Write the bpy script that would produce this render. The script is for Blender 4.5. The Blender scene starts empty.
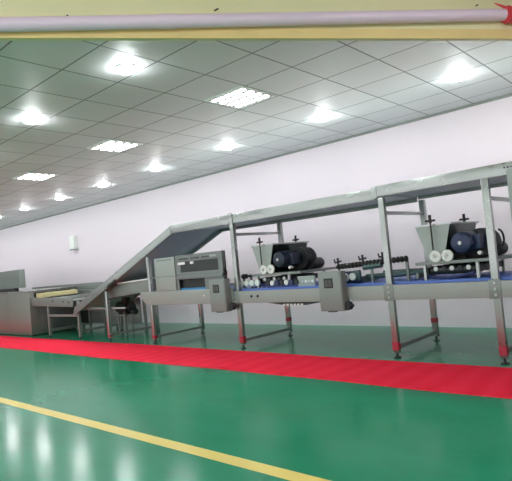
import bpy, bmesh, math, random
from mathutils import Vector, Matrix
random.seed(7)
C = bpy.context.scene.collection
scene = bpy.context.scene
YF, YB = 5.49, 6.66          # front and rear faces of the machine line
CE = 3.217                   # ceiling height
WALL = 7.72                  # long wall behind the line

# ------------------------------------------------------------------ materials
def new_mat(name):
    m = bpy.data.materials.new(name); m.use_nodes = True
    return m, m.node_tree.nodes, m.node_tree.links, m.node_tree.nodes['Principled BSDF']
def plain(name, col, rough=0.5, metal=0.0, var=0.0, scale=8, coat=0, bump=0, stretch=(1, 1, 1)):
    m, n, l, b = new_mat(name)
    b.inputs['Base Color'].default_value = (*col, 1); b.inputs['Roughness'].default_value = rough
    b.inputs['Metallic'].default_value = metal
    if coat: b.inputs['Coat Weight'].default_value = coat
    if var or bump:
        tc = n.new('ShaderNodeTexCoord'); mp = n.new('ShaderNodeMapping'); mp.inputs['Scale'].default_value = stretch
        l.new(tc.outputs['Object'], mp.inputs['Vector'])
        no = n.new('ShaderNodeTexNoise'); no.inputs['Scale'].default_value = scale; no.inputs['Detail'].default_value = 4
        l.new(mp.outputs['Vector'], no.inputs['Vector'])
        if var:
            r = n.new('ShaderNodeMapRange'); r.inputs['From Min'].default_value = .3; r.inputs['From Max'].default_value = .7
            r.inputs['To Min'].default_value = max(0, rough - var); r.inputs['To Max'].default_value = rough + var
            l.new(no.outputs['Fac'], r.inputs['Value']); l.new(r.outputs['Result'], b.inputs['Roughness'])
            mx = n.new('ShaderNodeMix'); mx.data_type = 'RGBA'
            mx.inputs['A'].default_value = (*[c * (1 - var * .5) for c in col], 1); mx.inputs['B'].default_value = (*[min(1, c * (1 + var * .5)) for c in col], 1)
            l.new(no.outputs['Fac'], mx.inputs['Factor']); l.new(mx.outputs['Result'], b.inputs['Base Color'])
        if bump:
            bp = n.new('ShaderNodeBump'); bp.inputs['Strength'].default_value = bump; bp.inputs['Distance'].default_value = .01
            l.new(no.outputs['Fac'], bp.inputs['Height']); l.new(bp.outputs['Normal'], b.inputs['Normal'])
    return m
def glow(name, col, strength):
    m, n, l, b = new_mat(name)
    b.inputs['Base Color'].default_value = (*col, 1)
    b.inputs['Emission Color'].default_value = (*col, 1); b.inputs['Emission Strength'].default_value = strength
    return m

STEEL = plain('brushed_steel', (.37, .38, .365), .30, .85, .07, 2.2)
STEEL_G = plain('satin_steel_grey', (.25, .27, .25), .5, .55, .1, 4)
STEEL_D = plain('pale_grey_sheet', (.50, .52, .55), .5, .3, .08, 4)  # one even pale grey for beds and small parts
PANEL = plain('light_steel_panel', (.35, .385, .36), .45, .25, .08, 3)
DARK = plain('dark_metal', (.035, .036, .034), .45, .5, .1, 20)
BOXG = plain('control_box_grey', (.245, .27, .255), .45, .25, .06, 3)
BLACK = plain('black_plastic', (.018, .018, .02), .5)
HOPD = plain('polished_shaded_side', (.07, .085, .08), .22, .9, .05, 4)  # hopper side facing down, its shade put into the dark colour
BLUE = plain('blue_motor_paint', (.014, .028, .085), .35, .1)
BELT = plain('blue_belt', (.11, .20, .60), .5, 0, .06, 6)
TUNNELBELT = plain('bright_blue_belt', (.03, .22, .50), .45)
WHITE = plain('white_plastic', (.78, .80, .76), .4)
CREAM = plain('cream_canvas', (.62, .55, .29), .7, 0, .1, 14)
REDT = plain('red_tape', (.40, .02, .045), .5)
GREENDK = plain('green_grey_casting', (.10, .16, .15), .4, .5)
PINK = plain('lilac_plastic_pipe', (.97, .72, .86), .4, 0, .05, 9)
GLASSW = plain('smoked_window', (.03, .035, .035), .5, 0)
HOUSE = plain('housing_grey', (.22, .235, .23), .5, .5, .08, 4)
PAPER = plain('white_paper', (.85, .85, .85), .7)
LAMP = glow('lamp_globe_glow', (.93, .98, 1.0), 80)
TUBE = glow('tube_glow', (.95, .98, 1.0), 9)

def wall_mat(name, col, big):
    m, n, l, b = new_mat(name)
    tc = n.new('ShaderNodeTexCoord'); no = n.new('ShaderNodeTexNoise'); no.inputs['Scale'].default_value = .35; no.inputs['Detail'].default_value = 2
    l.new(tc.outputs['Object'], no.inputs['Vector'])
    mx = n.new('ShaderNodeMix'); mx.data_type = 'RGBA'
    mx.inputs['A'].default_value = (*col, 1); mx.inputs['B'].default_value = (*big, 1)
    l.new(no.outputs['Fac'], mx.inputs['Factor']); l.new(mx.outputs['Result'], b.inputs['Base Color'])
    b.inputs['Roughness'].default_value = .55
    return m
WALLM = wall_mat('lilac_white_wall', (.75, .665, .715), (.79, .705, .755))

def floor_mat():
    m, n, l, b = new_mat('green_epoxy')
    tc = n.new('ShaderNodeTexCoord')
    a = n.new('ShaderNodeTexNoise'); a.inputs['Scale'].default_value = 1.3; a.inputs['Detail'].default_value = 6; a.inputs['Roughness'].default_value = .6
    mp = n.new('ShaderNodeMapping'); mp.inputs['Scale'].default_value = (.5, 1.2, 1); mp.inputs['Rotation'].default_value = (0, 0, .35)
    l.new(tc.outputs['Object'], mp.inputs['Vector']); l.new(mp.outputs['Vector'], a.inputs['Vector'])
    cr = n.new('ShaderNodeValToRGB')
    cr.color_ramp.elements[0].position = .3; cr.color_ramp.elements[0].color = (.010, .19, .092, 1)
    cr.color_ramp.elements[1].position = .75; cr.color_ramp.elements[1].color = (.018, .25, .135, 1)
    l.new(a.outputs['Fac'], cr.inputs['Fac']); l.new(cr.outputs['Color'], b.inputs['Base Color'])
    r = n.new('ShaderNodeMapRange'); r.inputs['From Min'].default_value = .3; r.inputs['From Max'].default_value = .75
    r.inputs['To Min'].default_value = .15; r.inputs['To Max'].default_value = .22
    l.new(a.outputs['Fac'], r.inputs['Value']); l.new(r.outputs['Result'], b.inputs['Roughness'])
    b.inputs['Specular IOR Level'].default_value = .25; b.inputs['IOR'].default_value = 1.38
    c = n.new('ShaderNodeTexNoise'); c.inputs['Scale'].default_value = 5; c.inputs['Detail'].default_value = 2
    l.new(tc.outputs['Object'], c.inputs['Vector'])
    bp = n.new('ShaderNodeBump'); bp.inputs['Strength'].default_value = .05; bp.inputs['Distance'].default_value = .02
    l.new(c.outputs['Fac'], bp.inputs['Height']); l.new(bp.outputs['Normal'], b.inputs['Normal'])
    return m
def carpet_mat():
    m, n, l, b = new_mat('red_carpet')
    tc = n.new('ShaderNodeTexCoord')
    w = n.new('ShaderNodeTexWave'); w.inputs['Scale'].default_value = 1.1; w.inputs['Distortion'].default_value = 3; w.bands_direction = 'X'
    l.new(tc.outputs['Object'], w.inputs['Vector'])
    mx = n.new('ShaderNodeMix'); mx.data_type = 'RGBA'
    mx.inputs['A'].default_value = (.88, .022, .055, 1); mx.inputs['B'].default_value = (.93, .03, .07, 1)
    l.new(w.outputs['Fac'], mx.inputs['Factor']); l.new(mx.outputs['Result'], b.inputs['Base Color'])
    f = n.new('ShaderNodeTexNoise'); f.inputs['Scale'].default_value = 260
    l.new(tc.outputs['Object'], f.inputs['Vector'])
    bp = n.new('ShaderNodeBump'); bp.inputs['Strength'].default_value = .3; bp.inputs['Distance'].default_value = .003
    l.new(f.outputs['Fac'], bp.inputs['Height']); l.new(bp.outputs['Normal'], b.inputs['Normal'])
    b.inputs['Roughness'].default_value = .9; b.inputs['Sheen Weight'].default_value = 0
    b.inputs['Specular IOR Level'].default_value = .08
    return m
TX, TY, OX, OY = .66, .6076, -1.7987, 3.095       # ceiling panel size and grid origin
def ceiling_mat():
    m, n, l, b = new_mat('metal_ceiling_panels')
    tc = n.new('ShaderNodeTexCoord'); sp = n.new('ShaderNodeSeparateXYZ'); l.new(tc.outputs['Object'], sp.inputs['Vector'])
    def math_(op, a, v=None):
        q = n.new('ShaderNodeMath'); q.operation = op
        if isinstance(a, float): q.inputs[0].default_value = a
        else: l.new(a, q.inputs[0])
        if v is not None:
            if isinstance(v, float): q.inputs[1].default_value = v
            else: l.new(v, q.inputs[1])
        return q.outputs[0]
    def joint(sock, origin, size, width):
        a = math_('SUBTRACT', sock, origin); a = math_('DIVIDE', a, size); a = math_('FRACT', math_('ADD', a, 100.5))
        a = math_('ABSOLUTE', math_('SUBTRACT', a, .5)); a = math_('MULTIPLY', a, size)
        return math_('LESS_THAN', a, width)
    g = math_('MAXIMUM', joint(sp.outputs['X'], OX, TX, .009), joint(sp.outputs['Y'], OY, TY, .009))
    # fine ribs pressed into every panel
    rib = math_('SINE', math_('MULTIPLY', sp.outputs['X'], 2 * math.pi / .033))
    # panels differ a little
    cx = math_('FLOOR', math_('DIVIDE', math_('SUBTRACT', sp.outputs['X'], OX), TX)); cy = math_('FLOOR', math_('DIVIDE', math_('SUBTRACT', sp.outputs['Y'], OY), TY))
    cb = n.new('ShaderNodeCombineXYZ'); l.new(cx, cb.inputs[0]); l.new(cy, cb.inputs[1])
    wn = n.new('ShaderNodeTexWhiteNoise'); l.new(cb.outputs[0], wn.inputs['Vector'])
    base = n.new('ShaderNodeMix'); base.data_type = 'RGBA'
    base.inputs['A'].default_value = (.70, .72, .725, 1); base.inputs['B'].default_value = (.76, .78, .785, 1)
    l.new(wn.outputs['Value'], base.inputs['Factor'])
    mx = n.new('ShaderNodeMix'); mx.data_type = 'RGBA'; mx.inputs['B'].default_value = (.25, .27, .27, 1)
    l.new(base.outputs['Result'], mx.inputs['A']); l.new(g, mx.inputs['Factor']); l.new(mx.outputs['Result'], b.inputs['Base Color'])
    b.inputs['Metallic'].default_value = .2; b.inputs['Roughness'].default_value = .55; b.inputs['Specular IOR Level'].default_value = .4
    bp = n.new('ShaderNodeBump'); bp.inputs['Strength'].default_value = .12; bp.inputs['Distance'].default_value = .004
    l.new(rib, bp.inputs['Height']); l.new(bp.outputs['Normal'], b.inputs['Normal'])
    return m
def beam_mat():
    m, n, l, b = new_mat('cream_yellow_paint')
    tc = n.new('ShaderNodeTexCoord'); no = n.new('ShaderNodeTexNoise'); no.inputs['Scale'].default_value = 3; no.inputs['Detail'].default_value = 5
    l.new(tc.outputs['Object'], no.inputs['Vector'])
    mx = n.new('ShaderNodeMix'); mx.data_type = 'RGBA'
    mx.inputs['A'].default_value = (.90, .80, .47, 1); mx.inputs['B'].default_value = (.95, .85, .53, 1)
    l.new(no.outputs['Fac'], mx.inputs['Factor']); l.new(mx.outputs['Result'], b.inputs['Base Color'])
    b.inputs['Roughness'].default_value = .6
    return m

# ------------------------------------------------------------------ mesh helpers (world coordinates in, root-relative out)
class MB:
    def __init__(s): s.bm = bmesh.new()
    def box(s, x0, x1, y0, y1, z0, z1, bev=0):
        b = bmesh.new(); bmesh.ops.create_cube(b, size=1)
        for v in b.verts: v.co = Vector(((x0 + x1) / 2 + v.co.x * (x1 - x0), (y0 + y1) / 2 + v.co.y * (y1 - y0), (z0 + z1) / 2 + v.co.z * (z1 - z0)))
        if bev: bmesh.ops.bevel(b, geom=b.edges[:], offset=bev, segments=2, affect='EDGES', profile=.6)
        return s._join(b)
    def _join(s, b):
        bmesh.ops.recalc_face_normals(b, faces=b.faces[:])
        me = bpy.data.meshes.new('t'); b.to_mesh(me); b.free(); s.bm.from_mesh(me); bpy.data.meshes.remove(me); return s
    def prism(s, pts, axis, a0, a1, bev=0):
        """polygon pts in the plane across the axis: axis 'Y' -> (x,z), 'X' -> (y,z), 'Z' -> (x,y)"""
        b = bmesh.new()
        f = {'Y': lambda p, a: (p[0], a, p[1]), 'X': lambda p, a: (a, p[0], p[1]), 'Z': lambda p, a: (p[0], p[1], a)}[axis]
        lo = [b.verts.new(f(p, a0)) for p in pts]; hi = [b.verts.new(f(p, a1)) for p in pts]
        b.faces.new(lo); b.faces.new(hi[::-1]); k = len(pts)
        for i in range(k): b.faces.new((lo[i], hi[i], hi[(i + 1) % k], lo[(i + 1) % k]))
        if bev: bmesh.ops.bevel(b, geom=b.edges[:], offset=bev, segments=2, affect='EDGES', profile=.6)
        return s._join(b)
    def cyl(s, p0, p1, r, r2=None, seg=20, cap=True):
        p0, p1 = Vector(p0), Vector(p1); d = p1 - p0
        b = bmesh.new(); bmesh.ops.create_cone(b, cap_ends=cap, segments=seg, radius1=r, radius2=r if r2 is None else r2, depth=d.length)
        q = d.to_track_quat('Z', 'Y').to_matrix().to_4x4(); q.translation = (p0 + p1) / 2
        bmesh.ops.transform(b, matrix=q, verts=b.verts[:])
        return s._join(b)
    def lathe(s, prof, base, axis='Z', seg=28):
        """prof: (radius, height) pairs turned about the axis through base"""
        b = bmesh.new(); rings = []
        for r, h in prof:
            ring = []
            for i in range(seg):
                t = 2 * math.pi * i / seg; u, v = r * math.cos(t), r * math.sin(t)
                co = {'Z': (u, v, h), 'Y': (u, h, v), 'X': (h, u, v)}[axis]
                ring.append(b.verts.new(Vector(base) + Vector(co)))
            rings.append(ring)
        for a, c in zip(rings, rings[1:]):
            for i in range(seg): b.faces.new((a[i], a[(i + 1) % seg], c[(i + 1) % seg], c[i]))
        if prof[0][0] > 1e-6: b.faces.new(rings[0])
        if prof[-1][0] > 1e-6: b.faces.new(rings[-1])
        bmesh.ops.remove_doubles(b, verts=b.verts[:], dist=1e-5)
        return s._join(b)
    def tube(s, pts, r, seg=10):
        for a, c in zip(pts, pts[1:]): s.cyl(a, c, r, seg=seg)
        return s
    def sweep_rot(s, ang, axis, cent):
        bmesh.ops.rotate(s.bm, verts=s.bm.verts[:], cent=Vector(cent), matrix=Matrix.Rotation(ang, 3, axis)); return s
    def build(s, name, mat, root=None, smooth=None):
        org = wloc(root) if root else Vector((0, 0, 0))
        for v in s.bm.verts: v.co -= org
        me = bpy.data.meshes.new(name); s.bm.to_mesh(me); s.bm.free(); me.materials.append(mat)
        for p in me.polygons: p.use_smooth = True
        o = bpy.data.objects.new(name, me); C.objects.link(o)
        m = o.modifiers.new('edges', 'EDGE_SPLIT'); m.split_angle = math.radians(35)
        if root: o.parent = root
        return o
def wloc(o):
    v = Vector(o.location)
    while o.parent: o = o.parent; v += Vector(o.location)
    return v
def tag(o, label, cat, group=None, kind=None):
    if label: o['label'] = label
    if cat: o['category'] = cat
    if group: o['group'] = group
    if kind: o['kind'] = kind
    return o
def thing(name, loc, label, cat, group=None):
    o = bpy.data.objects.new(name, None); C.objects.link(o); o.location = loc; o.empty_display_size = .1
    return tag(o, label, cat, group)
def solo(name, mb, mat, loc, label, cat, group=None):
    for v in mb.bm.verts: v.co -= Vector(loc)
    o = mb.build(name, mat); o.location = loc
    return tag(o, label, cat, group)
def struct(name, mb, mat, label=None):
    o = mb.build(name, mat); o['kind'] = 'structure'
    if label: o['label'] = label
    return o
def copy_tree(o, parent=None):
    c = o.copy(); C.objects.link(c); c.parent = parent
    for ch in list(o.children): copy_tree(ch, c)
    return c

# ------------------------------------------------------------------ the room
XL, XR, YN = -24.0, 4.0, -5.0
struct('floor', MB().box(XL, XR, YN, WALL, -.1, 0), floor_mat(), 'glossy green epoxy floor')
struct('ceiling', MB().box(XL, XR, YN, WALL, CE, CE + .1), ceiling_mat(), 'grey metal panel ceiling with dark joints')
struct('wall_back', MB().box(XL, XR, WALL, WALL + .15, -.1, CE + .1), WALLM, 'long pale lilac wall behind the machines')
struct('wall_left', MB().box(XL - .15, XL, YN, WALL + .15, -.1, CE + .1), WALLM, 'pale far end wall')
struct('wall_right', MB().box(XR, XR + .15, YN, WALL + .15, -.1, CE + .1), WALLM, 'pale right end wall, unseen, added to cut light from the right')  # unseen wall added to keep side light off the right end
struct('trim_1', MB().box(XL, XR, WALL - .025, WALL, CE - .035, CE), STEEL_G, 'thin grey angle between wall and ceiling')

# painted line and carpet
solo('floor_marking', MB().box(XL, XR, 2.295, 2.405, 0, .0015), plain('yellow_floor_paint', (.70, .53, .10), .35, 0, .05, 3), (-6, 2.35, 0),
     'straight yellow line painted on the green floor in front of the red carpet', 'floor marking')
cp = MB(); n = 220
for i in range(n):
    x0 = XL + (XR - XL) * i / n; x1 = XL + (XR - XL) * (i + 1) / n
    w = lambda x: (4.335 + .012 * math.sin(x * 1.1) + .008 * math.sin(x * 3.7), 5.335 + .012 * math.sin(x * .8 + 1), .007 + .002 * math.sin(x * 2.3))
    a, b = w(x0), w(x1)
    q = bmesh.new()
    vs = [q.verts.new(c) for c in ((x0, a[0], 0), (x1, b[0], 0), (x1, b[1], 0), (x0, a[1], 0), (x0, a[0], a[2]), (x1, b[0], b[2]), (x1, b[1], b[2]), (x0, a[1], a[2]))]
    for f in ((4, 5, 6, 7), (0, 1, 5, 4), (2, 3, 7, 6)): q.faces.new([vs[k] for k in f])
    me = bpy.data.meshes.new('t'); q.to_mesh(me); q.free(); cp.bm.from_mesh(me); bpy.data.meshes.remove(me)
bmesh.ops.remove_doubles(cp.bm, verts=cp.bm.verts[:], dist=1e-4); bmesh.ops.recalc_face_normals(cp.bm, faces=cp.bm.faces[:])
solo('carpet_runner', cp, carpet_mat(), (-6, 4.83, 0), 'long bright red carpet runner laid on the green floor along the machines', 'carpet')

# ------------------------------------------------------------------ ceiling lamps
def ceiling_lamp(x, y, label):
    t = thing('ceiling_lamp', (x, y, CE), label, 'ceiling light', 'round glowing ceiling lamps')
    MB().lathe([(0, 0), (.105, 0), (.108, -.006), (.104, -.012), (0, -.012)], (x, y, CE)).build('lamp_base', WHITE, t)
    MB().lathe([(.092, -.0115), (.094, -.018), (.084, -.030), (.060, -.040), (.030, -.045), (0, -.046)], (x, y, CE)).build('globe', LAMP, t)
    return t
row = [-2.12, -4.07, -6.02, -7.97, -9.87, -11.75, -13.65, -15.5]
rl = ['round ceiling lamp by the wall at the right, above the hopper nearest the right edge',
      'round ceiling lamp by the wall above the gap between the two hoppers',
      'round ceiling lamp by the wall just right of the middle grille light',
      'round ceiling lamp by the wall above the upper end of the sloping conveyor',
      'round ceiling lamp by the wall below the smaller grille light, above the sloping conveyor foot',
      'round ceiling lamp by the wall, above the small white wall box',
      'round ceiling lamp by the wall, second from the left edge of the photo',
      'round ceiling lamp by the wall cut by the left edge of the photo']
l0 = ceiling_lamp(row[0], 6.26, rl[0])
def more_lamp(x, y, label):
    o = copy_tree(l0); o.location = (x, y, CE); o['label'] = label; return o
for x, lb in zip(row[1:], rl[1:]): more_lamp(x, 6.26, lb)
more_lamp(-4.07, 2.95, 'big bright round ceiling lamp nearest the camera, under the yellow beam, top left')
more_lamp(-6.05, 2.95, 'round ceiling lamp at the left edge, below left of the brightest lamp')
for x in (-8.0, -10.0, -12.0, -14.0, -16.0, -18.0, -20.0): more_lamp(x, 2.95, 'round ceiling lamp in the near row, out of frame at the left')
for x in (-.15,): more_lamp(x, 6.26, 'round ceiling lamp by the wall, out of frame at the right')
for x in (-17.4, -19.3, -21.2, -23.1): more_lamp(x, 6.26, 'round ceiling lamp by the wall, unseen, added to light the far wall')  # unseen lamps added to brighten the far left wall
more_lamp(-.15, 2.95, 'round ceiling lamp on the camera side of the yellow beam, unseen, added to light the beam')  # unseen lamp added to light the beam and pipe
for x in (-8.0, -6.0, -4.07, -2.1, -.15, 1.8): more_lamp(x, -.35, 'round ceiling lamp above the camera side of the hall, unseen, added to light floor and beam')  # unseen lamp row added to light the floor and beam

def grille_light(x, y, label):
    t = thing('grille_light', (x, y, CE), label, 'ceiling light', 'square grille ceiling lights')
    h = .29
    f = MB()
    for a in (-1, 1):
        f.box(x + a * h - .014, x + a * h + .014, y - h - .014, y + h + .014, CE - .010, CE)
        f.box(x - h + .014, x + h - .014, y + a * h - .014, y + a * h + .014, CE - .010, CE)
    f.build('frame', WHITE, t)
    MB().box(x - h + .015, x + h - .015, y - h + .015, y + h - .015, CE - .006, CE - .001).build('reflector', BOXG, t)
    for a in range(5):
        for k in range(4):
            cx, cy = x + (a - 2) * .108 , y + (k - 1.5) * .135
            MB().box(cx - .036, cx + .036, cy - .030, cy + .030, CE - .013, CE - .006, .003).build('lens', TUBE, t)
    return t
g0 = grille_light(-4.1, 4.57, 'largest square grille ceiling light, seen right of the photo middle above the long machine')
for x, lb in ((-6.77, 'middle sized square grille ceiling light, between the other two grille lights'),
              (-9.40, 'smallest and farthest square grille ceiling light, at the left')):
    o = copy_tree(g0); o.location = (x, 4.57, CE); o['label'] = lb

for x, y in ((-1.44, 1.27), (1.2, 1.27), (1.2, 4.57)):
    o = copy_tree(g0); o.location = (x, y, CE); o['label'] = 'square grille ceiling light on the camera side of the yellow beam, unseen, added to light the beam and pipe'  # unseen grille lights added to brighten beam and pipe
# ------------------------------------------------------------------ stand-in beam for the yellow band, angled to look level, with a pipe
D = Vector((.58616913, .81018872, 0)); N = Vector((.81018872, -.58616913, 0)); A = Vector((-3.34612, 1.45926, 0))
def bp(t, off, z): p = A + D * t + N * off; return (p.x, p.y, z)
bt = thing('stand_in_beam', (A.x, A.y, CE), 'cream yellow stand-in beam running across under the ceiling, top of the photo', 'beam')
b = bmesh.new()
t1f = (WALL - A.y) / D.y; t0f = -7.6
ends = []
for t in (t0f, t1f):
    ends.append([b.verts.new(c) for c in (bp(t, 0, 2.856), bp(t, -.04, 2.856), bp(t, -.04, CE), bp(t, 0, CE))])
b.faces.new(ends[0]); b.faces.new(ends[1][::-1])
for i in range(4): b.faces.new((ends[0][i], ends[1][i], ends[1][(i + 1) % 4], ends[0][(i + 1) % 4]))
mb = MB(); mb._join(b); mb.build('board', beam_mat(), bt)
b = bmesh.new(); ends = [[b.verts.new(c) for c in (bp(t, .0, 2.854), bp(t, .006, 2.854), bp(t, .006, 2.93), bp(t, .0, 2.93))] for t in (t0f, t1f - .01)]
b.faces.new(ends[0]); b.faces.new(ends[1][::-1])
for i in range(4): b.faces.new((ends[0][i], ends[1][i], ends[1][(i + 1) % 4], ends[0][(i + 1) % 4]))
mb = MB(); mb._join(b); tag(mb.build('edge_strip', plain('ochre_strip', (.95, .68, .30), .6, 0, .15, 4), bt), 'darker ochre strip along the lower edge', None)
for t, z, ln in ((.33, 2.985, .012), (.42, 3.006, .012), (1.42, 3.055, .03), (3.53, 3.12, .02)):
    p = Vector(bp(t, .003, z)); q = p + D * ln + Vector((0, 0, ln * .5))
    MB().cyl(p, q, .005, seg=8).build('nail', DARK, bt)
# pipe: straight run, rising a little, with a coupling
pt = thing('conduit_pipe', bp(0, .05, 2.92), 'lilac plastic pipe fixed along the cream yellow beam', 'pipe')
def pz(t): return 2.921 + .0285 * t
MB().cyl(bp(-7.5, .048, pz(-2.0)), bp(0, .048, pz(0)), .046, seg=24).cyl(bp(0, .048, pz(0)), bp(4.3, .048, pz(4.3)), .046, seg=24).build('pipe', PINK, pt)
for t in (1.02, 4.2): MB().cyl(bp(t, .048, pz(t)), bp(t + .12, .048, pz(t + .12)), .0495, seg=24).build('coupling', PINK, pt)
for t in (-6.5, -3.5, .5, 3.0): MB().cyl(bp(t, .0, pz(t)), bp(t, .03, pz(t)), .012, seg=10).build('clip', PINK, pt)
rb = MB()
for k in range(7):
    t = 3.74 + k * .022
    rb.cyl(bp(t, .048, pz(3.8)), bp(t + .018, .048, pz(3.8)), .056 + .012 * abs(math.sin(k * 1.9)), seg=14)
rb.cyl(bp(3.75, .075, pz(3.8) + .04), bp(3.64, .08, pz(3.8) + .075), .012, .004, seg=8)
rb.cyl(bp(3.78, .075, pz(3.8) - .03), bp(3.72, .08, pz(3.8) - .09), .012, .004, seg=8)
rb.cyl(bp(3.85, .075, pz(3.8) + .03), bp(3.9, .075, pz(3.8) + .11), .014, .004, seg=8)
tag(rb.build('red_wrapping', plain('bright_red_tape', (.8, .07, .09), .6), pt), 'red tape wrapped round the pipe', None)

# small white box on the wall
t = thing('wall_box', (-13.8, WALL, 2.08), 'small white box mounted high on the pale wall above the oven', 'wall box')
MB().box(-13.93, -13.66, WALL - .13, WALL, 2.08, 2.47, .015).build('case', WHITE, t)
MB().box(-13.89, -13.70, WALL - .145, WALL - .13, 2.05, 2.085).build('bracket', STEEL_G, t)

# ------------------------------------------------------------------ overhead conveyor with posts and sloping section
S = thing('overhead_conveyor', (-4.5, (YF + YB) / 2, 0), 'tall stainless steel overhead conveyor on posts with a sloping left section', 'conveyor')
K = (-6.75, 1.975)            # bend, top edge
F_ = (-10.02, .655)           # foot, top edge
TRAY = [(-9.0, .80), (-7.64, .90), (-7.64, 1.10), (-8.64, 1.055), (-9.0, .915)]
LIP = [(-8.60, 1.062), (-7.60, 1.107), (-7.60, 1.135), (-8.60, 1.09)]
H = .135
def rail(name, pts, y0, y1, mat):
    return MB().prism(pts, 'Y', y0, y1, .004).build(name, mat, S)
slope = (K[1] - F_[1]) / (K[0] - F_[0])
inc = [(F_[0], F_[1] - H), (F_[0] - .12, F_[1] - H - .03), (F_[0] - .06, F_[1] + .0), (K[0], K[1]), (K[0] + .03, K[1] - H)]
rail('sloping_side_rail', inc, YF, YF + .035, STEEL)
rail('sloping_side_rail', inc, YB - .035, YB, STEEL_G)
u = .075
for sx, wy in ((0, YF), (0, YB - .04)):   # lower flange of each sloping rail
    pass
bed = [(F_[0], F_[1] - .085), (K[0], K[1] - .09), (K[0], K[1] - .06), (F_[0], F_[1] - .055)]
MB().prism(bed, 'Y', YF + .035, YB - .035).build('sloping_bed', STEEL_D, S)
ub = [(F_[0], F_[1] - .04), (K[0], K[1] - .045), (K[0], K[1] - .03), (F_[0], F_[1] - .025)]
MB().prism(ub, 'Y', YF + .06, YB - .06).build('sloping_belt', plain('grey_white_belt', (.55, .57, .55), .6), S)
MB().prism(TRAY, 'Y', 5.62, 6.40, .003).build('tray_side', STEEL_G, S)
MB().prism(LIP, 'Y', 5.60, 6.42, .003).build('tray_lip', WHITE, S)
MB().box(-9.75, -8.35, YF + .07, YF + .10, .60, .63, .003).build('long_rail', STEEL, S)
for x in (-8.3, -7.8): MB().box(x - .02, x + .02, 6.40, 6.42, 1.0, 1.34 + (x + 8) * .4).build('hanger', STEEL_G, S)
# small clamp block on the slope near the leg
MB().box(-8.75, -8.45, YF - .03, YF, 0, .045, .006).sweep_rot(-math.atan(slope), 'Y', (-8.6, YF, 0)).build('clamp_block', DARK, S).location.z += 1.065
# level rails
def level(x0, x1, z0, z1, dy=0):
    MB().box(x0, x1, YF - dy, YF - dy + .035, z0, z1, .004).build('side_rail', STEEL, S)
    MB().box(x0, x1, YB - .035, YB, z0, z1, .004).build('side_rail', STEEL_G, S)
    MB().box(x0, x1, YF + .035 - dy, YB - .035, z1 - .085, z1 - .06).build('underside_tray', STEEL_D, S)
    MB().box(x0, x1, YF + .06, YB - .06, z1 - .045, z1 - .03).build('belt', WHITE, S)
level(-6.76, -2.97, 1.845, 1.98)
level(-2.95, .3, 1.875, 2.0, .012)
# joint plates and top corners
MB().box(-3.0, -2.93, YF - .018, YF - .002, 1.86, 1.99, .002).build('joint_plate', STEEL, S)
MB().box(-5.39, -5.31, YF - .012, YF - .001, 1.85, 2.0, .002).build('joint_plate', STEEL, S)
rng = random.Random(3)
mk = MB(); x = -1.53                     # small dark lettering on the end of the rail
for k in range(9):
    w_ = rng.uniform(.012, .03); MB().box(x, x + w_, YF - .0145, YF - .0115, 1.94 + rng.uniform(-.004, .004), 1.955 + rng.uniform(0, .008)).build('letter', BLACK, S); x += w_ + .012

def portal(x, ztop, rear_top, bar=True, tapes=(.09, .18, .24, .30)):
    for y0, zt in ((YF, ztop), (YB - .06, rear_top)):
        lg = MB().box(x - .035, x + .035, y0, y0 + .06, .06, zt, .004).build('post', STEEL, S)
        MB().cyl((x, y0 + .03, 0), (x, y0 + .03, .012), .04, seg=16).cyl((x, y0 + .03, .01), (x, y0 + .03, .065), .014, seg=12).build('foot', DARK, lg)
        z0, z1 = tapes[:2] if y0 == YF else tapes[2:]
        if z1 <= z0: continue
        tp = MB().box(x - .037, x + .037, y0 - .002, y0 + .062, z0, z1).build('tape', REDT, lg)
        tag(tp, 'red tape round the post', None)
    MB().box(x - .02, x + .02, YF + .06, YB - .06, .095, .135, .003).build('stretcher', STEEL_G, S)
    if bar: MB().box(x - .018, x + .018, YF + .06, YB - .06, 1.66, 1.70, .003).build('cross_bar', STEEL, S)
for x in (-5.35, -2.9, -1.73): portal(x, 1.86 if x < -2 else 1.88, 1.86)
portal(-7.46, 1.5, 1.5, False, (.08, .14, 0, 0))
portal(-8.86, .95, .95, False, (.07, .11, 0, 0))
MB().box(-8.86, -7.46, YB - .045, YB - .015, .58, .61, .003).build('long_rail', STEEL_G, S)
# hanging panel at the right end
P = thing('hanging_panel', (-1.2, YF, 1.36), 'pale flat steel panel hanging from the overhead rail at the right edge', 'panel')
MB().box(-1.5, -.9, YF - .05, YF - .014, 1.40, 1.925, .004).build('plate', PANEL, P)
MB().cyl((-1.455, YF - .03, 1.40), (-1.455, YF - .03, 1.33), .012, seg=12).box(-1.50, -1.41, YF - .04, YF - .02, 1.325, 1.34).cyl((-1.49, YF - .03, 1.34), (-1.49, YF - .03, 1.36), .01, seg=8).build('knob', BLACK, P)

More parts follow.
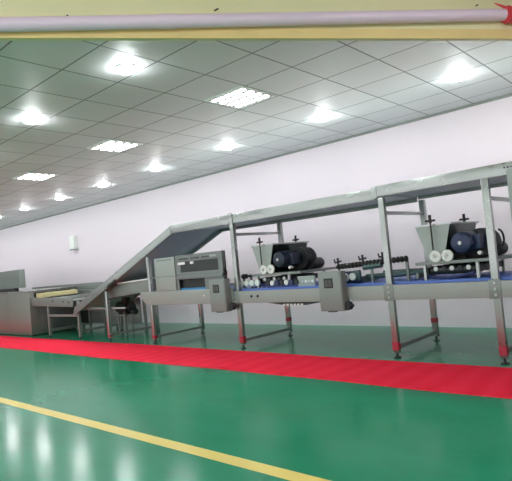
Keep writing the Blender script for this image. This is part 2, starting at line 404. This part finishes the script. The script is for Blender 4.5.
# ------------------------------------------------------------------ lower conveyor
L = thing('lower_conveyor', (-4.0, (YF + YB) / 2, 0), 'long waist high stainless steel conveyor with a blue belt', 'conveyor')
Y0, Y1 = YF - .022, YB + .022
def side(y0, y1, mat):
    return MB().prism([(-7.70, .90), (-7.70, .83), (-7.60, .70), (-7.48, .67), (.3, .67), (.3, .84), (-5.42, .84), (-5.42, .90)], 'Y', y0, y1, .003).build('side_panel', mat, L)
sp_ = side(Y0 , YF - .002, PANEL)
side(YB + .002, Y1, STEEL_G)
MB().box(-7.55, .3, YF + .065, YB - .065, .685, .70).build('bed', STEEL_D, L)
MB().box(-7.5, .3, YF + .065, YB - .065, .835, .865, .004).build('belt', BELT, L)
for x in (-7.3, -6.2, -4.2, -2.2, -.9):
    MB().box(x - .02, x + .02, YF - .002, YB + .002, .70, .74).build('cross_member', STEEL_G, L)
MB().cyl((-7.5, YF + .07, .78), (-7.5, YB - .07, .78), .045).build('end_roller', STEEL, L)
for x in (-5.05, -4.93):
    MB().cyl((x, Y0 - .006, .765), (x, Y0, .765), .021, seg=14).build('bolt', BLACK, L)
for x in (-5.35, -2.9, -1.73):
    pl = MB().box(x - .06, x + .06, Y0 - .006, Y0, .66, .855, .003).build('clamp_plate', STEEL_G, L)
    for z in (.70, .76, .82):
        MB().cyl((x, Y0 - .013, z), (x, Y0 - .006, z), .014, seg=8).build('bolt', STEEL, pl)
# dark wedge under the front panel: a bracket with its shadows built in
MB().prism([(-4.78, .668), (-4.45, .628), (-4.1, .628), (-3.8, .668)], 'Y', YF - .01, YF + .03, .002).build('bracket_shadow', DARK, L)
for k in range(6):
    MB().box(-4.48 + k * .06, -4.45 + k * .06, YF - .03, YF - .011, .625, .648, .002).build('bracket_lettering', WHITE, L)  # white blocks for a line of lettering below the panel
# centre strip of the belt tunnel side bolt
MB().cyl((-6.05, Y0 - .006, .80), (-6.05, Y0, .80), .014, seg=12).build('bolt', WHITE, L)

# ------------------------------------------------------------------ tunnel housing over the belt
Tn = thing('belt_tunnel', (-6.4, 6.0, .9), 'grey steel tunnel housing with long dark windows over the left end of the blue belt', 'machine housing')
x0, x1, y0, y1 = -6.66, -5.57, YF - .03, YF + .045
zb, zt = .902, 1.445
fr = MB()
fr.box(x0, x1, y0, y0 + .02, 1.355, zt, .003)             # top band
fr.box(x0, x1, y0, y0 + .02, 1.125, 1.185, .003)         # middle rail
fr.box(x0, x0 + .12, y0, y0 + .02, 1.185, 1.355).box(x1 - .09, x1, y0, y0 + .02, 1.185, 1.355)
fr.box(x0, x0 + .05, y0, y0 + .02, zb, 1.125).box(x1 - .42, x1, y0, y0 + .02, zb, 1.125)
fr.build('front_frame', HOUSE, Tn)
MB().box(x0, x1, y0 - .022, y0 - .001, 1.075, 1.13, .006).build('ledge', HOUSE, Tn)
MB().box(x0, x1, y1 - .02, y1, zb, zt).build('rear_panel', DARK, Tn)
MB().box(x0, x1, y0, y1, zt, zt + .02, .004).build('roof', HOUSE, Tn)
MB().box(x1 - .02, x1, y0 + .02, y1 - .02, 1.06, zt).build('end_plate', HOUSE, Tn)
MB().box(x0 + .12, x1 - .09, y0 + .006, y0 + .012, 1.185, 1.355).build('window_glass', GLASSW, Tn)
for xa, xb in ((-6.60, -6.43), (-6.30, -6.22)):
    MB().box(xa, xb, y0 - .003, y0 - .0005 + .006, 1.31, 1.35).build('notice', PAPER, Tn)
MB().box(x0 + .03, x1 - .03, y0 + .03, y1 - .03, .885, .93).build('belt_insert', TUNNELBELT, Tn)
tx = MB(); x = x0 + .1; rng = random.Random(5)
for k in range(15):
    w_ = rng.uniform(.02, .05)
    if k not in (4, 9): tx.box(x, x + w_, y0 - .002, y0, 1.39, 1.412)
    x += w_ + .014
tx.build('lettering', DARK, Tn)
MB().box(x1 - .27, x1 - .12, y0 - .008, y0, 1.39, 1.42, .002).build('latch', STEEL, Tn)
hd = MB().cyl((x1 + .0, y0 + .02, 1.14), (x1 + .05, y0 + .02, 1.14), .02, seg=12).cyl((x1 + .03, y0 + .02, 1.10), (x1 + .05, y0 - .02, 1.19), .025, seg=12)
hd.build('knob', BLACK, Tn)
# left hand solid cabinet part
lb = MB().box(-7.21, -6.68, y0 - .012, y1, .902, 1.455, .008).build('side_cabinet', PANEL, Tn)
MB().box(-7.21, -6.68, y0 - .016, y0 - .0125, 1.135, 1.145).box(-7.15, -6.74, y0 - .016, y0 - .0125, 1.405, 1.425).build('seam', HOUSE, lb)

# ------------------------------------------------------------------ control boxes on the front panel
def control_box(xa, xb, za, zb2, label):
    yb = Y0 - .0075; yf = yb - .11
    t = thing('control_box', ((xa + xb) / 2, yb, za), label, 'control box', 'grey control boxes on the conveyor front')
    MB().box(xa, xb, yf, yb, za, zb2, .008).build('case', BOXG, t)
    d = MB().box(xa + .012, xb - .012, yf - .008, yf, za + .012, zb2 - .012, .003).build('door', BOXG, t)
    w = MB().box(xa + .09, xa + .22, yf - .013, yf - .008, zb2 - .20, zb2 - .08, .002).build('display', BLACK, d)
    MB().box(xa + .105, xa + .15, yf - .016, yf - .013, zb2 - .185, zb2 - .10).box(xa + .16, xa + .205, yf - .016, yf - .013, zb2 - .185, zb2 - .10).build('button', plain('button_grey', (.08, .085, .08), .5), w)
    MB().box(xa + .11, xb - .11, yf - .004, yf + .03, za - .01, za + .002).build('cable_gland', DARK, t)
    return t
c1 = control_box(-5.79, -5.45, .56, 1.045, 'grey control box on the conveyor front right of the tunnel housing')
c2 = copy_tree(c1); c2.location.x += 2.0; c2['label'] = 'grey control box on the conveyor front between the two hoppers'
for x, z in ((-5.40, .63), (-3.43, .615)):
    kb = MB().cyl((x, Y0 - .012, z), (x, Y0 - .07, z), .052, seg=20).cyl((x, Y0 - .07, z), (x, Y0 - .085, z), .04, seg=20).build('drive_knob', BLACK, L)
    MB().box(x - .03, x + .03, Y0 - .012, Y0, z - .03, .70, .003).build('hub', STEEL, kb)
    MB().cyl((x + .05, Y0 - .05, z + .005), (x + .075, Y0 - .05, z + .01), .018, seg=12).build('grip', BLACK, kb)

# ------------------------------------------------------------------ depositing hoppers
def depositor(dx, label, BLUE):
    t = thing('depositor', (-2.4 + dx, 6.0, .865), label, 'hopper machine', 'hopper machines on the blue belt')
    X = lambda v: v + dx
    ya, yb = 5.66, 6.50
    # trough: cross-section wide at the top, narrow at the bottom; thin sheet walls
    top = (-2.59, -2.19); bot = (-2.46, -2.30); z1, z0 = 1.475, 1.07
    MB().prism([(X(top[0]), z1), (X(bot[0]), z0), (X(bot[1]), z0), (X(top[1]), z1)], 'Y', ya, ya + .012).build('end_plate', PANEL, t)
    MB().prism([(X(top[0]), z1), (X(bot[0]), z0), (X(bot[1]), z0), (X(top[1]), z1)], 'Y', yb - .012, yb).build('end_plate', PANEL, t)
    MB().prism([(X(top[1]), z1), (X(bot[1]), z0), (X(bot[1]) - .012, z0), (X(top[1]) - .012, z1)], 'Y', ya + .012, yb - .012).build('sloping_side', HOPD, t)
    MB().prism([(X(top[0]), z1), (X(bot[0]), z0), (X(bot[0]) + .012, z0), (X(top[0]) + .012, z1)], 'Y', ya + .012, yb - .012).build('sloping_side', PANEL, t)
    MB().box(X(top[0]) - .02, X(top[1]) + .03, ya - .008, ya + .0, z1 - .006, z1 + .012).box(X(top[1]) - .002, X(top[1]) + .03, ya, yb, z1 - .006, z1 + .012).box(X(top[0]) - .02, X(top[0]), ya, yb, z1 - .006, z1 + .012).build('rim', STEEL, t)
    # shelf and legs
    MB().box(X(-2.62), X(-1.72), ya - .03, yb + .03, z0 - .035, z0 - .002, .003).build('base_shelf', STEEL_G, t)
    for x in (-2.52, -1.94):
        for y in (ya - .02, yb - .01):
            MB().box(X(x) - .014, X(x) + .014, y, y + .03, .865, z0 - .036).build('leg', STEEL, t)
    # two white feed wheels
    for x in (-2.375, -2.243):
        w = MB().lathe([(0, 0), (.062, 0), (.066, -.006), (.066, -.026), (.060, -.032), (.030, -.032), (.026, -.02), (0, -.02)], (X(x), ya - .008, 1.125), 'Y').build('feed_wheel', WHITE, t)
        MB().cyl((X(x), ya - .026, 1.125), (X(x), ya - .046, 1.125), .012, seg=12).build('axle', STEEL_D, w)
    # adjusting screws with cross handles
    for x, y, zl in ((-2.385, ya - .05, 1.20), (-2.26, yb - .2, 1.10)):
        r = MB().cyl((X(x), y, zl), (X(x), y, 1.57), .009, seg=10).build('adjusting_screw', DARK, t)
        MB().cyl((X(x) - .055, y, 1.525), (X(x) + .055, y, 1.525), .012, seg=10).cyl((X(x), y, 1.50), (X(x), y, 1.59), .017, seg=12).build('handle', BLACK, r)
    # motor: blue body lying across the belt, terminal box, black fan cowl
    mx, mz = X(-2.085), 1.25
    m = MB().lathe([(0, 0), (.075, 0), (.105, .012), (.118, .05), (.118, .36), (0, .36)], (mx, 5.62, mz), 'Y').build('motor', BLUE, t)
    MB().lathe([(0, -.016), (.020, -.016), (.024, 0)], (mx, 5.62, mz), 'Y').build('shaft_cap', STEEL, m)
    cw = MB()
    for k in range(7): cw.lathe([(0, 0), (.155, 0), (.155, .022), (.14, .022), (.14, .034), (0, .034)], (mx + .09, 5.985 + k * .034, mz - .01), 'Y')
    cw.build('cooling_fins', BLACK, m)
    MB().box(mx + .10, mx + .17, 5.74, 5.94, mz - .08, mz + .08, .01).build('terminal_box', BLUE, m)
    MB().box(X(-2.20), X(-2.02), ya + .36, yb - .1, 1.07, 1.22, .01).build('gearbox', DARK, t)
    g2 = MB().lathe([(0, 0), (.07, 0), (.08, .02), (.08, .26), (.07, .28), (0, .28)], (X(-1.90), 6.10, 1.15), 'Y').build('gear_motor', BLACK, t)
    MB().cyl((X(-1.90), ya - .03, 1.13), (X(-1.90), ya + .03, 1.13), .02, seg=14).build('grease_cup', WHITE, t)
    # cable looping to the motor
    pts = [(X(-1.80) + .04 * math.sin(a), 6.0 + .02 * a, 1.27 + .09 * math.cos(a)) for a in [i * .4 for i in range(9)]]
    MB().tube(pts, .011).build('cable', BLACK, t)
    # nozzle rollers under the shelf, just above the belt
    for k, y in enumerate((ya + .06, ya + .22, ya + .40, ya + .60)):
        MB().cyl((X(-2.47), y, .965), (X(-1.97), y, .965), .048, seg=16).build('roller', [DARK, GREENDK, DARK, GREENDK][k], t)
    for x in (-2.50, -1.95):
        MB().box(X(x) - .012, X(x) + .012, ya + .0, yb - .05, .93, 1.0).build('roller_bracket', DARK, t)
    for k in range(5):
        MB().cyl((X(-2.40) + k * .09, ya - .0, .985), (X(-2.40) + k * .09, ya + .03, .985), .026, seg=14).build('nozzle', [STEEL, DARK][k % 2], t)
    MB().tube([(X(-2.68), ya + .05, .86), (X(-2.5), ya + .04, .90), (X(-2.3), ya + .05, .875), (X(-2.1), ya + .03, .90), (X(-1.98), ya + .02, .93)], .016).build('hose', plain('blue_hose%d' % int(-dx * 10), (.02, .03, .12), .5), t)
    return t
depositor(0, 'steel hopper with a blue motor on the conveyor at the right, beside the last post', BLUE)
depositor(-2.54, 'steel hopper with a dark motor left of the middle control box, nearer the photo centre', plain('dark_blue_motor_paint', (.012, .018, .04), .35, .2))

# ------------------------------------------------------------------ forming roller units beside the hoppers
def roller_unit(xa, xb, za, zb_, wheels, handles, label, knurl):
    t = thing('roller_unit', ((xa + xb) / 2, 5.75, .865), label, 'roller unit', 'roller units above the blue belt')
    y = 5.69
    MB().cyl((xa, y, za), (xb, y, zb_), .018, seg=12).build('shaft', DARK, t)
    n = int((xb - xa) / .05)
    k = MB()
    for i in range(n):
        f = (i + .5) / n; f2 = f + .022 / (xb - xa)
        if knurl[0] <= f <= knurl[1]: k.cyl((xa + (xb - xa) * f, y, za + (zb_ - za) * f), (xa + (xb - xa) * f2, y, za + (zb_ - za) * f2), .036, seg=12)
    if len(k.bm.verts): k.build('knurled_sleeve', DARK, t)
    for i in range(wheels):
        xx = xa + .06 + i * .105
        w = MB().lathe([(0, 0), (.042, 0), (.046, .006), (.046, .028), (.042, .034), (0, .034)], (xx, y - .09, .945), 'Y').build('wheel', WHITE, t)
        MB().cyl((xx, y - .056, .945), (xx, y + .02, .945), .012, seg=10).build('wheel_pin', STEEL, w)
    if wheels:
        MB().box(xa, xa + wheels * .105 - .03, y + .0, y + .03, .92, .975, .003).build('wheel_carrier', GREENDK, t)
    for f in handles:
        x = xa + (xb - xa) * f; z = za + (zb_ - za) * f
        h = MB().cyl((x, y, z), (x, y, z + .10), .009, seg=10).build('adjusting_screw', DARK, t)
        MB().cyl((x - .05, y, z + .055), (x + .05, y, z + .07), .011, seg=10).cyl((x - .045, y, z + .06), (x - .055, y, z + .10), .01, seg=8).cyl((x, y, z + .02), (x, y, z + .115), .014, seg=10).build('handle', BLACK, h)
    for x, z in ((xa + .02, za), (xb - .02, zb_), ((xa + xb) / 2, (za + zb_) / 2)):
        MB().box(x - .015, x + .015, y + .015, y + .045, .865, z + .02, .003).build('support', STEEL_G, t)
    return t
u1 = roller_unit(-5.42, -5.09, 1.045, 1.05, 4, [], 'row of small white wheels and a dark shaft below the nearer-centre hopper', (0, .3))
u2 = roller_unit(-3.72, -2.74, 1.085, 1.125, 2, [.03, .40, .68], 'dark roller shaft with three black handles right of the middle control box', (0, 1))
MB().cyl((-3.33, 5.70, 1.06), (-3.08, 5.70, 1.08), .04, seg=18).build('forming_roller', GREENDK, u2)
MB().cyl((-3.45, 5.95, .92), (-2.65, 5.95, .95), .035, seg=18).build('forming_roller', GREENDK, u2)
MB().cyl((-3.3, 6.15, .95), (-2.65, 6.15, .95), .035, seg=18).build('forming_roller', GREENDK, u2)
for x in (-3.44, -2.66):
    MB().box(x - .015, x + .015, 5.735, 6.22, .865, .94, .003).build('roller_bracket', STEEL_G, u2)
MB().box(-3.45, -3.38, 5.66, 5.70, .90, 1.03, .003).build('bracket', GREENDK, u2)
for x in (-3.56, -3.45):
    w = MB().lathe([(0, 0), (.042, 0), (.046, .006), (.046, .03), (.042, .036), (0, .036)], (x, 5.60, .955), 'Y').build('wheel', WHITE, u2)
    MB().cyl((x, 5.636, .955), (x, 5.70, .955), .012, seg=10).build('wheel_pin', STEEL, w)
MB().box(-3.62, -3.39, 5.70, 5.73, .865, 1.02, .003).build('wheel_carrier', BLUE, u2)
# plates and rollers over the belt under hopper 1
MB().box(-4.30, -4.02, 5.60, 5.63, .855, 1.0, .004).build('name_plate', PANEL, u1)
for k in range(4):
    MB().cyl((-4.22 + k * .055, 5.597, .93), (-4.22 + k * .055, 5.60, .93), .02, seg=12).build('plate_stud', [STEEL_D, WHITE][k % 2], u1)
for k in range(7):
    x = -4.83 + k * .085
    w = MB().cyl((x, 5.58, .93), (x, 5.615, .93), .035, seg=14).build('wheel', [BLACK, BLUE, WHITE][(k * 2) % 3], u1)
MB().box(-4.88, -4.31, 5.616, 5.632, .865, .96).build('wheel_carrier', plain('dark_blue_plate', (.02, .03, .16), .4), u1)

# motor mount left of the tall post in front of the tunnel end
t = thing('pipe_fitting', (-5.47, 5.64, .866), 'small green grey pipe fitting between the left control box and the tall post', 'fitting')
MB().cyl((-5.47, 5.64, .866), (-5.47, 5.64, 1.09), .04, seg=16).cyl((-5.47, 5.64, 1.03), (-5.47, 5.57, 1.03), .03, seg=14).build('body', GREENDK, t)
MB().cyl((-5.47, 5.565, 1.03), (-5.47, 5.545, 1.03), .042, seg=16).build('cap', WHITE, t)
MB().cyl((-5.47, 5.64, 1.09), (-5.47, 5.64, 1.14), .02, seg=12).cyl((-5.52, 5.64, 1.13), (-5.42, 5.64, 1.13), .012, seg=8).build('valve_handle', BLACK, t)

# ------------------------------------------------------------------ drive motor under the slope
t = thing('drive_motor', (-9.1, 6.2, .0), 'dark motor on thin legs under the sloping conveyor', 'motor')
mxx, my = -9.2, 6.15
MB().cyl((mxx - .20, my, .56), (mxx + .16, my, .56), .13, seg=20).cyl((mxx + .16, my, .56), (mxx + .22, my, .56), .10, seg=20).build('motor_body', DARK, t)
MB().prism([(mxx - .10, .62), (mxx + .02, .62), (mxx + .12, .77), (mxx - .02, .77)], 'Y', my - .06, my + .06, .01).build('belt_guard', DARK, t)
MB().cyl((mxx + .20, my, .50), (mxx + .34, my, .47), .06, seg=14).build('gearbox', BLACK, t)
for x in (mxx - .16, mxx + .06):
    MB().box(x - .015, x + .015, my - .1, my - .07, 0, .5).box(x - .015, x + .015, my + .07, my + .1, 0, .5).build('leg', STEEL_G, t)
MB().box(mxx - .2, mxx + .12, my - .12, my + .12, .40, .425).build('mount_plate', STEEL_G, t)

# ------------------------------------------------------------------ transfer table between oven and slope
T = thing('transfer_conveyor', (-10.9, 6.0, 0), 'low steel transfer conveyor with a yellow belt end between oven and sloping conveyor', 'conveyor')
MB().prism([(-12.02, .90), (-12.02, .70), (-10.18, .66), (-10.18, .84)], 'Y', YF + .02, YF + .05, .004).build('side_panel', STEEL_G, T)
MB().prism([(-12.02, .97), (-12.02, .70), (-10.18, .66), (-10.18, .92)], 'Y', YB - .05, YB - .02, .004).build('side_panel', STEEL_G, T)
MB().box(-12.0, -10.2, YF + .05, YB - .05, .78, .81, .004).build('table_top', STEEL, T)
MB().box(-11.2, -11.12, YF + .05, YB - .05, .811, .87, .006).box(-10.7, -10.62, YF + .05, YB - .05, .811, .87, .006).build('guide_bar', STEEL_G, T)
tag(MB().box(-11.80, -11.52, YF + .03, YB - .26, .885, .985, .012).build('yellow_belt', CREAM, T), 'cream yellow canvas belt end', None)
MB().box(-11.83, -11.50, YF + .025, YB - .25, .865, .884, .003).build('belt_bar', DARK, T)
MB().box(-11.78, -11.56, YF + .052, YF + .09, .811, .864).box(-11.78, -11.56, YB - .32, YB - .28, .811, .864).build('belt_support', DARK, T)
for x in (-11.36, -10.06):
    for y in (YF + .06, YB - .11):
        lg = MB().box(x - .03, x + .03, y, y + .05, .03, .775, .003).build('leg', STEEL_G, T)
        MB().cyl((x, y + .025, 0), (x, y + .025, .035), .03, seg=12).build('foot', DARK, lg)
    MB().box(x - .02, x + .02, YF + .11, YB - .11, .13, .17).build('stretcher', STEEL_G, T)
for y in (YF + .07, YB - .10):
    MB().box(-11.33, -10.09, y, y + .03, .45, .50).build('long_rail', STEEL_G, T)
for x, z in ((-11.0, .80), (-10.55, .78), (-10.3, .76)):
    MB().cyl((x, YF + .02, z), (x, YF - .005, z), .013, seg=12).build('knob', DARK, T)

# long guard rail behind, at the far side
R = thing('return_conveyor', (-12.0, 7.0, 0), 'grey return conveyor running behind the transfer table towards the oven', 'conveyor')
MB().box(-14.6, -9.2, YB + .06, YB + .10, .80, 1.10, .004).build('side_panel', STEEL_G, R)
MB().box(-14.6, -9.2, YB + .40, YB + .44, .80, 1.10, .004).build('side_panel', STEEL_G, R)
MB().box(-14.6, -9.2, YB + .10, YB + .40, .95, .97).build('belt', STEEL_D, R)
MB().box(-12.5, -11.7, YB + .12, YB + .14, .12, .70, .004).build('lower_cover', DARK, R)
MB().box(-11.65, -9.6, YB + .12, YB + .14, .12, .70, .004).build('lower_cover', STEEL_G, R)
for x in (-14.4, -12.55, -11.0, -9.4):
    for y in (YB + .07, YB + .39):
        MB().box(x - .025, x + .025, y - .005 + .0, y + .045, 0, .80).build('leg', STEEL_G, R)

# ------------------------------------------------------------------ oven at the left
O = thing('tunnel_oven', (-14.5, 6.0, 0), 'large grey steel tunnel oven standing at the left edge', 'oven')
body = plain('oven_sheet', (.25, .255, .225), .40, .6, .08, 3)
MB().box(-19.5, -12.10, YF, YB - .0, .02, 1.03, .012).build('body', body, O)
MB().box(-19.4, -12.13, YF + .03, YB - .03, 0, .022).build('plinth', DARK, O)
for x in (-13.3, -14.5, -15.7, -16.9, -18.1):
    MB().box(x - .004, x + .004, YF - .003, YF + .001, .05, 1.0).build('panel_seam', HOUSE, O)
MB().box(-19.5, -12.06, YF - .012, YB + .01, 1.031, 1.055, .004).build('lid', STEEL, O)
MB().box(-12.099, -12.075, YF + .12, YB - .12, .72, 1.0).build('outlet', DARK, O)
MB().box(-12.099, -12.08, YF + .25, YF + .85, .10, .62, .004).build('end_door', HOUSE, O)
Hh = thing('oven_hood', (-14.5, 6.1, 1.056), 'square grey hood box standing on top of the tunnel oven', 'hood')
MB().box(-16.5, -13.22, 5.80, 5.94, 1.135, 1.60, .01).build('case', STEEL_G, Hh)
MB().box(-16.4, -13.6, 5.82, 5.92, 1.056, 1.134).build('plinth', BLACK, Hh)  # black block standing for the shade in the gap under the hood
MB().box(-16.5, -13.22, 5.794, 5.799, 1.36, 1.37).build('seam', HOUSE, Hh)

# ------------------------------------------------------------------ light and camera
w = bpy.data.worlds.new('world'); scene.world = w; w.use_nodes = True
bg = w.node_tree.nodes['Background']; bg.inputs[0].default_value = (.95, .97, 1.0, 1); bg.inputs[1].default_value = .66

f = 519.9828; yaw, pitch, roll = -.7271001, .0386784, -.0935263
sa, ca, sb, cb = math.sin(yaw), math.cos(yaw), math.sin(pitch), math.cos(pitch)
fw = Vector((sa * cb, ca * cb, sb)); r = Vector((ca, -sa, 0)); u = r.cross(fw)
r2 = r * math.cos(roll) + u * math.sin(roll); u2 = -r * math.sin(roll) + u * math.cos(roll)
cam = bpy.data.cameras.new('camera'); co = bpy.data.objects.new('camera', cam); C.objects.link(co)
cam.sensor_fit = 'HORIZONTAL'; cam.sensor_width = 36; cam.lens = 36 * f / 512; cam.clip_start = .05
M = Matrix((r2, u2, -fw)).transposed().to_4x4(); M.translation = (0, 0, 1.264362); co.matrix_world = M
scene.camera = co
vs = scene.view_settings; vs.view_transform = 'Standard'; vs.look = 'None'; vs.exposure = 1.5; vs.gamma = 1; vs.use_curve_mapping = False
